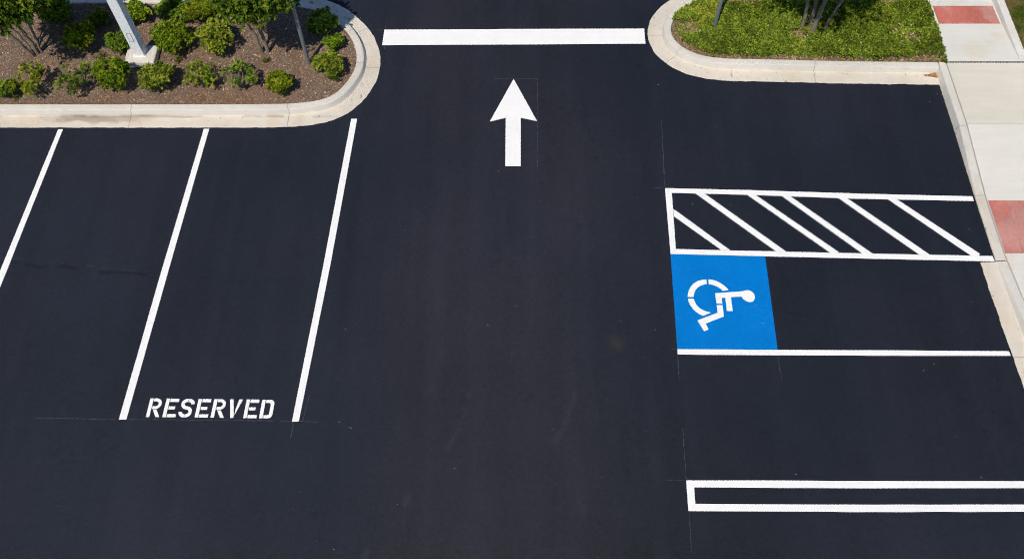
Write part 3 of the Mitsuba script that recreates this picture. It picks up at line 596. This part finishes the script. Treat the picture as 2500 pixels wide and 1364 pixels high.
# ------------------------------------------------------------------ shrubs
GREENS = 1.70 * np.array([(0.152, 0.212, 0.016), (0.110, 0.170, 0.015), (0.205, 0.255, 0.022), (0.055, 0.098, 0.013), (0.275, 0.305, 0.048)])
def shrub(x, y, r, dens, seed, label, dark=False):
    r = r * (0.72 if dens > 0.7 else 0.79) * (1 + 0.07 * math.sin(seed * 2.7)); hue = np.array([1 + 0.14 * math.sin(seed * 1.9), 1, 1 + 0.3 * math.cos(seed * 3.1)]) * (1 + 0.12 * math.cos(seed * 1.3))
    key = numbered('shrub'); rng = np.random.default_rng(900 + seed)
    z0 = float(bed_h(np.array(x), np.array(y)))
    hgt = r * (1.25 if dens > 0.9 else 1.35)
    n_lobe = int(9 + 9 * dens)
    a = rng.uniform(0, 2 * np.pi, n_lobe) if dens < .7 else np.arange(n_lobe) * 2.39996 + rng.uniform(0, 6)
    rad = r * np.sqrt(rng.uniform(0.02, 0.62, n_lobe)) * (1.18 if dens < 0.7 else 1.0)
    top = hgt * (0.34 + 0.46 * np.sqrt(np.clip(1 - (rad / (1.1 * r)) ** 2, 0, 1))) * rng.uniform(0.8, 1.12, n_lobe)
    C = np.c_[x + rad * np.cos(a), y + rad * np.sin(a), z0 + top]
    lr = r * rng.uniform(0.26, 0.42, n_lobe) * (0.82 if dens < 0.7 else 1.0)
    shoots, dirs, cols = [], [], []
    for c, q, k in zip(C, lr, range(n_lobe)):
        m = int((17 if dens < 0.7 else 36) * (q / (0.34 * r)) ** 2 * (r / 0.42) ** 1.3)
        d = unit(rng.normal(size=(m, 3)) + [0, 0, 0.35])
        d[:, 2] = np.where(d[:, 2] < -0.5, -d[:, 2], d[:, 2])
        P = c + d * q * rng.uniform(0.72, 1.08, (m, 1)) * [1, 1, 0.85]
        P[:, 2] = np.maximum(P[:, 2], z0 + 0.03)
        out = unit(P - [x, y, z0 + 0.1 * r])
        shoots.append(P); dirs.append(unit(d * 0.6 + out * 0.6 + [0, 0, 0.45] + rng.normal(0, 0.22, (m, 3))))
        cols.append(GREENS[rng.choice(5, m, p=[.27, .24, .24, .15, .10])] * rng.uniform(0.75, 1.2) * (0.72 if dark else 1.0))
    P, D, Cc = np.vstack(shoots), np.vstack(dirs), np.vstack(cols) * hue
    A = rosettes(P, D, 8, 0.047, (0.35, 1.35), rng, width=0.56, colour=Cc)
    m = len(P) // 2                                                   # darker leaves inside
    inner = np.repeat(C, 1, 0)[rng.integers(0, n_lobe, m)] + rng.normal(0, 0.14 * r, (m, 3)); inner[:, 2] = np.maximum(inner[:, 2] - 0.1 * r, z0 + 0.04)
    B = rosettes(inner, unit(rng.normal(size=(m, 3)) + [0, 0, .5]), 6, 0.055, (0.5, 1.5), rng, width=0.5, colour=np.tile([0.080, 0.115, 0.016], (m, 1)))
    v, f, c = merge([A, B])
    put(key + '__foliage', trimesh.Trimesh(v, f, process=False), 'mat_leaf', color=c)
    st = []
    for c in C[:: 1 if dens < 0.7 else 2]:
        b = np.array([x, y, z0 - 0.03]) + np.r_[rng.normal(0, 0.03, 2), 0]
        mid = (b + c) / 2 + rng.normal(0, 0.02, 3)
        st.append(tube([b, mid, c], [0.011, 0.008, 0.004], 5))
    put(key + '__stem', trimesh.util.concatenate(st), 'mat_bark', smooth=40)
    tag(key, label, 'shrub', 'shrubs in the mulched planting bed')
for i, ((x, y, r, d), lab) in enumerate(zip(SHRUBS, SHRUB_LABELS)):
    shrub(x, y, r, d, i, lab, dark=i in (18, 19))  # last two shrubs: tree shade painted into the leaf colour

def weed(x, y, seed, label, r=0.09):
    key = numbered('weed'); rng = np.random.default_rng(1500 + seed); z = float(bed_h(np.array(x), np.array(y)))
    m = 22
    P = np.c_[x + rng.normal(0, r * .55, m), y + rng.normal(0, r * .55, m), np.full(m, z) + rng.uniform(0.02, r * 1.3, m)]
    v, f, c = rosettes(P, unit(rng.normal(0, .4, (m, 3)) + [0, 0, 1]), 6, 0.045, (0.3, 1.3), rng, width=0.4, colour=np.tile([0.14, 0.18, 0.03], (m, 1)))
    put(key, trimesh.Trimesh(v, f, process=False), 'mat_leaf', color=c, label=label, cat='weed', group='small weeds in the mulch')
for i, ((x, y), lab) in enumerate(zip(WEEDS, WEED_LABELS)): weed(x, y, i, lab, r=0.10 if i == 0 else 0.055)

# ------------------------------------------------------------------ ground cover on the other island
import shapely
ISLE_RIM = LineString(ISLE_PATH.at(np.linspace(0, ISLE_PATH.length, 400), np.full(400, GUT + 0.172), 1))
def thin(x, y):
    """Where the cover is worn: 1 full, 0 bare."""
    n = meshkit.fbm(np.stack([x * 2.2, y * 2.2, 0 * x], -1), 3, 21) - 0.5
    e = np.stack([(x, y)], 0)
    dist = shapely.distance(ISLE_RIM, shapely.points(x, y))
    rim = np.clip((dist - 0.085 + n * 0.14) / 0.10, 0, 1) * 0.96 + 0.04
    rim = np.where((y > 13.6) & (x < 4.5), np.maximum(rim, 0.8), rim)
    patch = np.ones_like(x)
    for cx, cy, rx, ry, s in ((3.62, 13.38, 0.20, 0.22, 0.9), (3.55, 12.86, 0.22, 0.15, 0.75), (8.10, 13.13, 0.19, 0.16, 0.85), (8.32, 12.58, 0.34, 0.16, 0.8), (5.78, 13.20, 0.22, 0.17, 0.95), (7.75, 13.35, 0.25, 0.18, 0.5), (3.42, 13.1, .12, .3, .5), (4.55, 12.8, .1, .1, .6)):
        q = ((x - cx) / rx) ** 2 + ((y - cy) / ry) ** 2
        patch = np.minimum(patch, 1 - s * np.clip(1.35 - q - n * 1.4, 0, 1))
    return rim * patch
def isle_h(x, y):
    return 0.110 + 0.03 * (meshkit.fbm(np.stack([x * 1.2, y * 1.2, 0 * x], -1), 3, 13) - 0.5)
put('island_soil', ground_patch(ISLE, isle_h), 'mat_soil', smooth=True, label='brown soil showing along the rim of the ground cover island', cat='soil', kind='structure')
rng = np.random.default_rng(21)
Q = scatter_in(ISLE.buffer(-0.015), 26000, rng)
k = rng.uniform(size=len(Q)) > thin(Q[:, 0], Q[:, 1]) - 0.15
Q1 = Q[k]
v, f, c = chips(np.c_[Q1, isle_h(Q1[:, 0], Q1[:, 1]) + 0.006], rng, 0.028, [(0.30, 0.19, 0.11), (0.40, 0.28, 0.165), (0.19, 0.13, 0.08), (0.52, 0.42, 0.28)], [.35, .3, .25, .1])
put('island_litter', trimesh.Trimesh(v, f, process=False), 'mat_chips', color=c, label='brown leaf litter along the rim of the ground cover', cat='leaf litter', kind='stuff')
def cover(poly, n, seed, z_of, green, leaf=0.034, mound=0.15):
    rng = np.random.default_rng(seed)
    Q = scatter_in(poly, n, rng)
    t = thin(Q[:, 0], Q[:, 1])
    bump = meshkit.fbm(np.c_[Q * 4.2, np.zeros(len(Q))], 3, 5)
    fine = meshkit.noise(np.c_[Q * 11, np.zeros(len(Q))], 6)
    keep = rng.uniform(size=len(Q)) < t * (0.22 + 0.75 * bump + 0.25 * fine)
    Q, t, bump, fine = Q[keep], t[keep], bump[keep], fine[keep]
    z = z_of(Q[:, 0], Q[:, 1]) + (0.012 + mound * np.clip(t, 0, 1) ** 0.7 * (0.15 + 0.85 * bump) * rng.uniform(0.55, 1.0, len(Q)) + 0.05 * (fine - 0.4) * t)
    z = np.maximum(z, z_of(Q[:, 0], Q[:, 1]) + 0.006)
    col_ = np.asarray(green)[rng.choice(len(green), len(Q))] * rng.lognormal(-0.06, 0.42, (len(Q), 1)) * (0.45 + 1.0 * meshkit.fbm(np.c_[Q * 1.5, np.zeros(len(Q))], 3, 9))[:, None]
    col_ = col_ * (0.55 + 0.9 * meshkit.noise(np.c_[Q * 5.5, np.full(len(Q), 3.3)], 15))[:, None]
    yellow = np.clip((meshkit.fbm(np.c_[Q * 2.6, np.ones(len(Q))], 3, 17) - 0.55) * 4, 0, 1)[:, None]
    col_ = col_ * (1 + yellow * [0.38, 0.18, 0.15])
    return rosettes(np.c_[Q, z], unit(rng.normal(0, 0.45, (len(Q), 3)) + [0, 0, 0.8]), 6, leaf, (0.35, 1.4), rng, width=0.58, colour=col_)
v, f, c = cover(ISLE.buffer(0.03), 56000, 31, isle_h, [(0.235, 0.335, 0.034), (0.170, 0.275, 0.028), (0.330, 0.410, 0.055), (0.080, 0.145, 0.020), (0.262, 0.352, 0.045)], leaf=0.031, mound=0.16)
put('ground_cover', trimesh.Trimesh(v, f, process=False), 'mat_leaf', color=c, label='low leafy green ground cover filling the island', cat='ground cover', kind='stuff')
rng = np.random.default_rng(33)
Q = scatter_in(ISLE.buffer(-0.2), 75, rng)
Q[:34] = np.array([(3.75, 12.95), (7.95, 13.0)])[rng.integers(0, 2, 34)] + rng.normal(0, 0.22, (34, 2))
import shapely
Q = Q[shapely.contains_xy(ISLE.buffer(-0.08), Q[:, 0], Q[:, 1])]
v, f, c = chips(np.c_[Q, isle_h(Q[:, 0], Q[:, 1]) + 0.13 * thin(Q[:, 0], Q[:, 1]) + 0.03], rng, 0.040, [(0.60, 0.50, 0.28), (0.62, 0.57, 0.42), (0.45, 0.30, 0.14)], [.5, .3, .2])
put('pale_leaf', trimesh.Trimesh(v, f, process=False), 'mat_chips', color=c, label='pale yellow leaves lying on the green ground cover', cat='dry leaves', kind='stuff')

# grass corner at the top right
GR = box(10.243, 12.62, 13.4, 14.325)
def lawn_h(x, y): return 0.125 + 0 * x
put('lawn_soil', ground_patch(GR, lawn_h, 0.2), 'mat_soil', label='brown soil under the grass corner beyond the ramp curb', cat='soil', kind='structure')
def grass(poly, n, seed):
    rng = np.random.default_rng(seed); Q = scatter_in(poly, n, rng)
    P = np.c_[Q, np.full(n, 0.122)]
    ax = unit(rng.normal(0, 0.55, (n, 3)) + [0, 0, 1])
    L = rng.uniform(0.03, 0.075, n)
    v, f = leaves(P, ax, L, np.full(n, 0.008), rng, curl=0.4)
    dry = np.clip((meshkit.fbm(np.c_[Q * 2.4, np.zeros(n)], 3, 4) - 0.42) * 4 + np.clip(0.25 - (Q[:, 0] - 10.24), 0, 1) * 1.5, 0, 1)[:, None]
    c = np.array([0.150, 0.215, 0.035]) * (1 - dry) + np.array([0.36, 0.28, 0.125]) * dry
    return v, f, np.repeat(c * rng.uniform(0.7, 1.3, (n, 1)), 4, 0)
v, f, c = grass(GR.intersection(box(10.2, 12.6, 11.6, 14.4)), 26000, 41)
put('lawn_grass', trimesh.Trimesh(v, f, process=False), 'mat_leaf', color=c, label='patchy short grass corner beyond the ramp curb at top right', cat='grass', kind='stuff')

# ------------------------------------------------------------------ trees
TGREENS = 1.45 * np.array([(0.085, 0.140, 0.016), (0.060, 0.112, 0.014), (0.125, 0.175, 0.018), (0.042, 0.085, 0.014), (0.170, 0.205, 0.022)])
def tree(key_label, base, stems, clumps, seed, leaf=0.075, group='small multi-stemmed trees in the islands', per=46):
    """stems: lists of (points, radii); clumps: (x, y, z, r) offsets of leafy boughs from the base."""
    key = numbered('tree'); rng = np.random.default_rng(700 + seed); base = np.array(base)
    for i, (pts, rr_) in enumerate(stems):
        P = np.array(pts, float) + base
        from scipy.interpolate import CubicSpline
        t = np.linspace(0, 1, len(P)); tt = np.linspace(0, 1, 14)
        PP = CubicSpline(t, P)(tt); PP[1:-1] += rng.normal(0, 0.008, (12, 3)); RR = 0.80 * np.interp(tt, t, rr_) * (1 + rng.normal(0, 0.05, 14))
        put(key + '__' + ('trunk' if not i else f'trunk_{i:03d}'), tube(PP, RR, 9), 'mat_bark', smooth=50)
    tips = [np.array(p[-1]) for p, _ in stems]
    V, B = [], {}
    for (cx, cy, cz, r) in clumps:
        c = base + [cx, cy, cz]
        which = min(range(len(tips)), key=lambda i: np.linalg.norm(tips[i] + base - c)); near = tips[which] + base
        B.setdefault(which, []).append(tube([near, (near + c) / 2 + rng.normal(0, .05, 3) + [0, 0, .06], c], [0.018, 0.012, 0.005], 5))
        m = max(8, int(per * (r / 0.4) ** 2))
        d = unit(rng.normal(size=(m, 3)) + [0, 0, 0.2])
        P = c + d * r * rng.uniform(0.45, 1.05, (m, 1)) * [1, 1, 0.62]
        P[:, 2] -= 0.22 * ((P[:, :2] - c[:2]) ** 2).sum(1) / r
        D = unit(d * 0.8 + [0, 0, -0.10] + rng.normal(0, 0.35, (m, 3)))
        col_ = TGREENS[rng.choice(5, m, p=[.3, .28, .2, .14, .08])] * rng.uniform(0.8, 1.25)
        V.append(rosettes(P, D, 9, leaf, (0.3, 1.3), rng, width=0.42, colour=col_))
    v, f, c = merge(V)
    for i, w in enumerate(sorted(B)): put(key + '__branches' + (f'_{i:03d}' if i else ''), trimesh.util.concatenate(B[w]), 'mat_bark', smooth=50)
    put(key + '__crown', trimesh.Trimesh(v, f, process=False), 'mat_leaf', color=c)
    tag(key, key_label, 'tree', group)
def bough(center, radii, n, seed, r=(0.22, 0.42), shell=0.55):
    rng = np.random.default_rng(seed); d = unit(rng.normal(size=(n, 3)))
    k = rng.uniform(shell, 1, (n, 1)) ** 0.6
    P = np.array(center) + d * k * np.array(radii)
    return [(*p, q) for p, q in zip(P, rng.uniform(*r, n))]
TREES()

# ------------------------------------------------------------------ light pole on its concrete footing
def rbox(x0, y0, z0, x1, y1, z1, b=0.008):
    import manifold3d as m3
    pts = []
    for x, sx in ((x0, 1), (x1, -1)):
        for y, sy in ((y0, 1), (y1, -1)):
            for z, sz in ((z0, 1), (z1, -1)):
                pts += [[x + sx * b, y, z + sz * b], [x, y + sy * b, z + sz * b], [x + sx * b, y + sy * b, z]]
    return trimesh.convex.convex_hull(np.array(pts))
PX, PY = -7.34, 12.585
put('light_pole__footing', rbox(-7.625, 12.325, 0.02, -7.035, 12.79, 0.262, 0.014), 'mat_curb')
def square_tube(cx, cy, z0, z1, w0, w1):
    r = 0.014; v = []
    for z, w in ((z0, w0), (z1, w1)):
        for sx, sy in ((1, 1), (-1, 1), (-1, -1), (1, -1)):
            for k in range(4):
                a = math.atan2(sy, sx) - math.pi / 4 + k / 3 * math.pi / 2
                v.append([cx + sx * (w / 2 - r) + r * math.cos(a), cy + sy * (w / 2 - r) + r * math.sin(a), z])
    n = 16; f = []
    for i in range(n): j = (i + 1) % n; f += [[i, j, n + j], [i, n + j, n + i]]
    for i in range(1, n - 1): f += [[0, i + 1, i], [n, n + i, n + i + 1]]
    return trimesh.Trimesh(np.array(v), f, process=False)
put('light_pole__pole', square_tube(PX, PY, 0.262, 6.6, 0.205, 0.165), 'mat_pole', smooth=35)
put('light_pole__base_plate', rbox(PX - 0.125, PY - 0.118, 0.258, PX + 0.125, PY + 0.125, 0.272, 0.004), 'mat_pole')
yf = PY - 0.1025
put('light_pole__handhole_cover', rbox(PX - 0.036, yf - 0.004, 0.67, PX + 0.036, yf + 0.004, 0.86, 0.002), 'mat_pole')
put('light_pole__handhole_cover__gasket', rbox(PX - 0.044, yf - 0.0025, 0.660, PX + 0.044, yf + 0.004, 0.870, 0.001), 'mat_dark_metal')
put('light_pole__arm', tube([[PX, PY, 6.5], [PX, PY - 0.3, 6.58], [PX, PY - 0.75, 6.6]], 0.04, 8), 'mat_pole', smooth=40)
put('light_pole__lamp_head', rbox(PX - 0.2, PY - 1.35, 6.53, PX + 0.2, PY - 0.7, 6.66, 0.03), 'mat_pole')
tag('light_pole', 'pale grey square light pole on a concrete footing in the planting bed', 'light pole')

def sign_post(x, y, label, w=0.46, h=0.46, top=2.55, base=0.1):
    key = numbered('sign_post')
    put(key + '__post', tube([[x, y, base - 0.05], [x, y, 1.3], [x, y, top]], [0.039, 0.037, 0.035], 16), 'mat_post', smooth=50)
    put(key + '__sign_panel', rbox(x - w / 2, y - 0.045, top - h, x + w / 2, y - 0.041, top + 0.01, 0.001), 'mat_sign_white')
    put(key + '__cap', trimesh.creation.icosphere(subdivisions=2, radius=0.037).apply_translation([x, y, top]), 'mat_post', smooth=True)
    tag(key, label, 'sign post', 'round grey sign posts in the islands')
sign_post(-4.03, 12.44, 'round grey metal post beside the shrubs in the mulched bed', w=0.32, h=0.46)
sign_post(4.105, 13.37, 'round grey metal post standing in the green ground cover')

# ------------------------------------------------------------------ small things: leaf pile, pebbles, curb grit
rng = np.random.default_rng(61)
m = 700
t = rng.uniform(0, 1, m) ** 0.7
P = np.c_[8.165 + t * 0.235, 12.212 + rng.uniform(-1, 1, m) * (0.004 + 0.056 * t) + 0.004 * t, 0.016 + rng.uniform(0, 0.022, m) * t]
P[:, 0] = np.minimum(P[:, 0], 8.412)
v, f, c = chips(P, rng, 0.020, [(0.36, 0.17, 0.06), (0.28, 0.12, 0.045), (0.45, 0.25, 0.10), (0.18, 0.08, 0.04), (0.6, 0.45, 0.3)], [.35, .25, .2, .15, .05])
put('leaf_pile', trimesh.Trimesh(v, f, process=False), 'mat_chips', color=c, label='small heap of rusty brown leaves swept into the curb corner', cat='leaf pile', kind='stuff')
def grit():
    rng = np.random.default_rng(71); out = []
    path_s = [(ISLE_PATH, 1, 4.6, ISLE_PATH.length), (BED_PATH, -1, BED_PATH.length - 7.5, BED_PATH.length)]
    pts = []
    for pth, sd, a, b in path_s:
        s = rng.uniform(a, b, 46); d = np.where(rng.uniform(size=46) < .75, GUT - 0.02 - rng.exponential(0.02, 46), rng.uniform(0.03, GUT - .04, 46))
        q = pth.at(s, np.clip(d, .02, GUT - .01), sd); pts.append(np.c_[q, np.full(46, 0.018)])
    q = np.c_[rng.uniform(8.37, 8.43, 26), rng.uniform(5.9, 7.6, 26), np.full(26, 0.018)]; pts.append(q)
    return np.vstack(pts)
P = grit(); rng = np.random.default_rng(72)
v, f, c = chips(P, rng, 0.016, [(0.10, 0.075, 0.055), (0.22, 0.15, 0.09), (0.06, 0.055, 0.05)], [.5, .3, .2])
put('curb_grit', trimesh.Trimesh(v, f, process=False), 'mat_chips', color=c, label='dark specks of grit and leaf crumbs along the gutters', cat='grit', kind='stuff')
def pebble_mesh(x, y, r, seed):
    m = trimesh.creation.icosphere(subdivisions=1, radius=1.0); q = np.random.default_rng(seed)
    m.vertices = m.vertices * q.uniform(0.75, 1.2, (len(m.vertices), 1)) * np.array([r, r * q.uniform(.7, 1), r * .6]) + [x, y, r * .4]
    return m
ms = [pebble_mesh(x, y, np.random.default_rng(i).uniform(0.005, 0.009), i) for i, (x, y) in enumerate(PEBBLES)]
rng = np.random.default_rng(81)
ms += [pebble_mesh(x, y, rng.uniform(0.0035, 0.008), 200 + i) for i, (x, y) in enumerate(np.c_[rng.uniform(-7, 8.2, 12), rng.uniform(3, 12, 12)])]
scene['mat_pebble'] = {'type': 'diffuse', 'reflectance': {'type': 'rgb', 'value': [0.36, 0.34, 0.31]}}
put('loose_pebble', trimesh.util.concatenate(ms), 'mat_pebble', label='tiny pale pebbles and crumbs scattered over the black asphalt', cat='pebbles', kind='stuff')
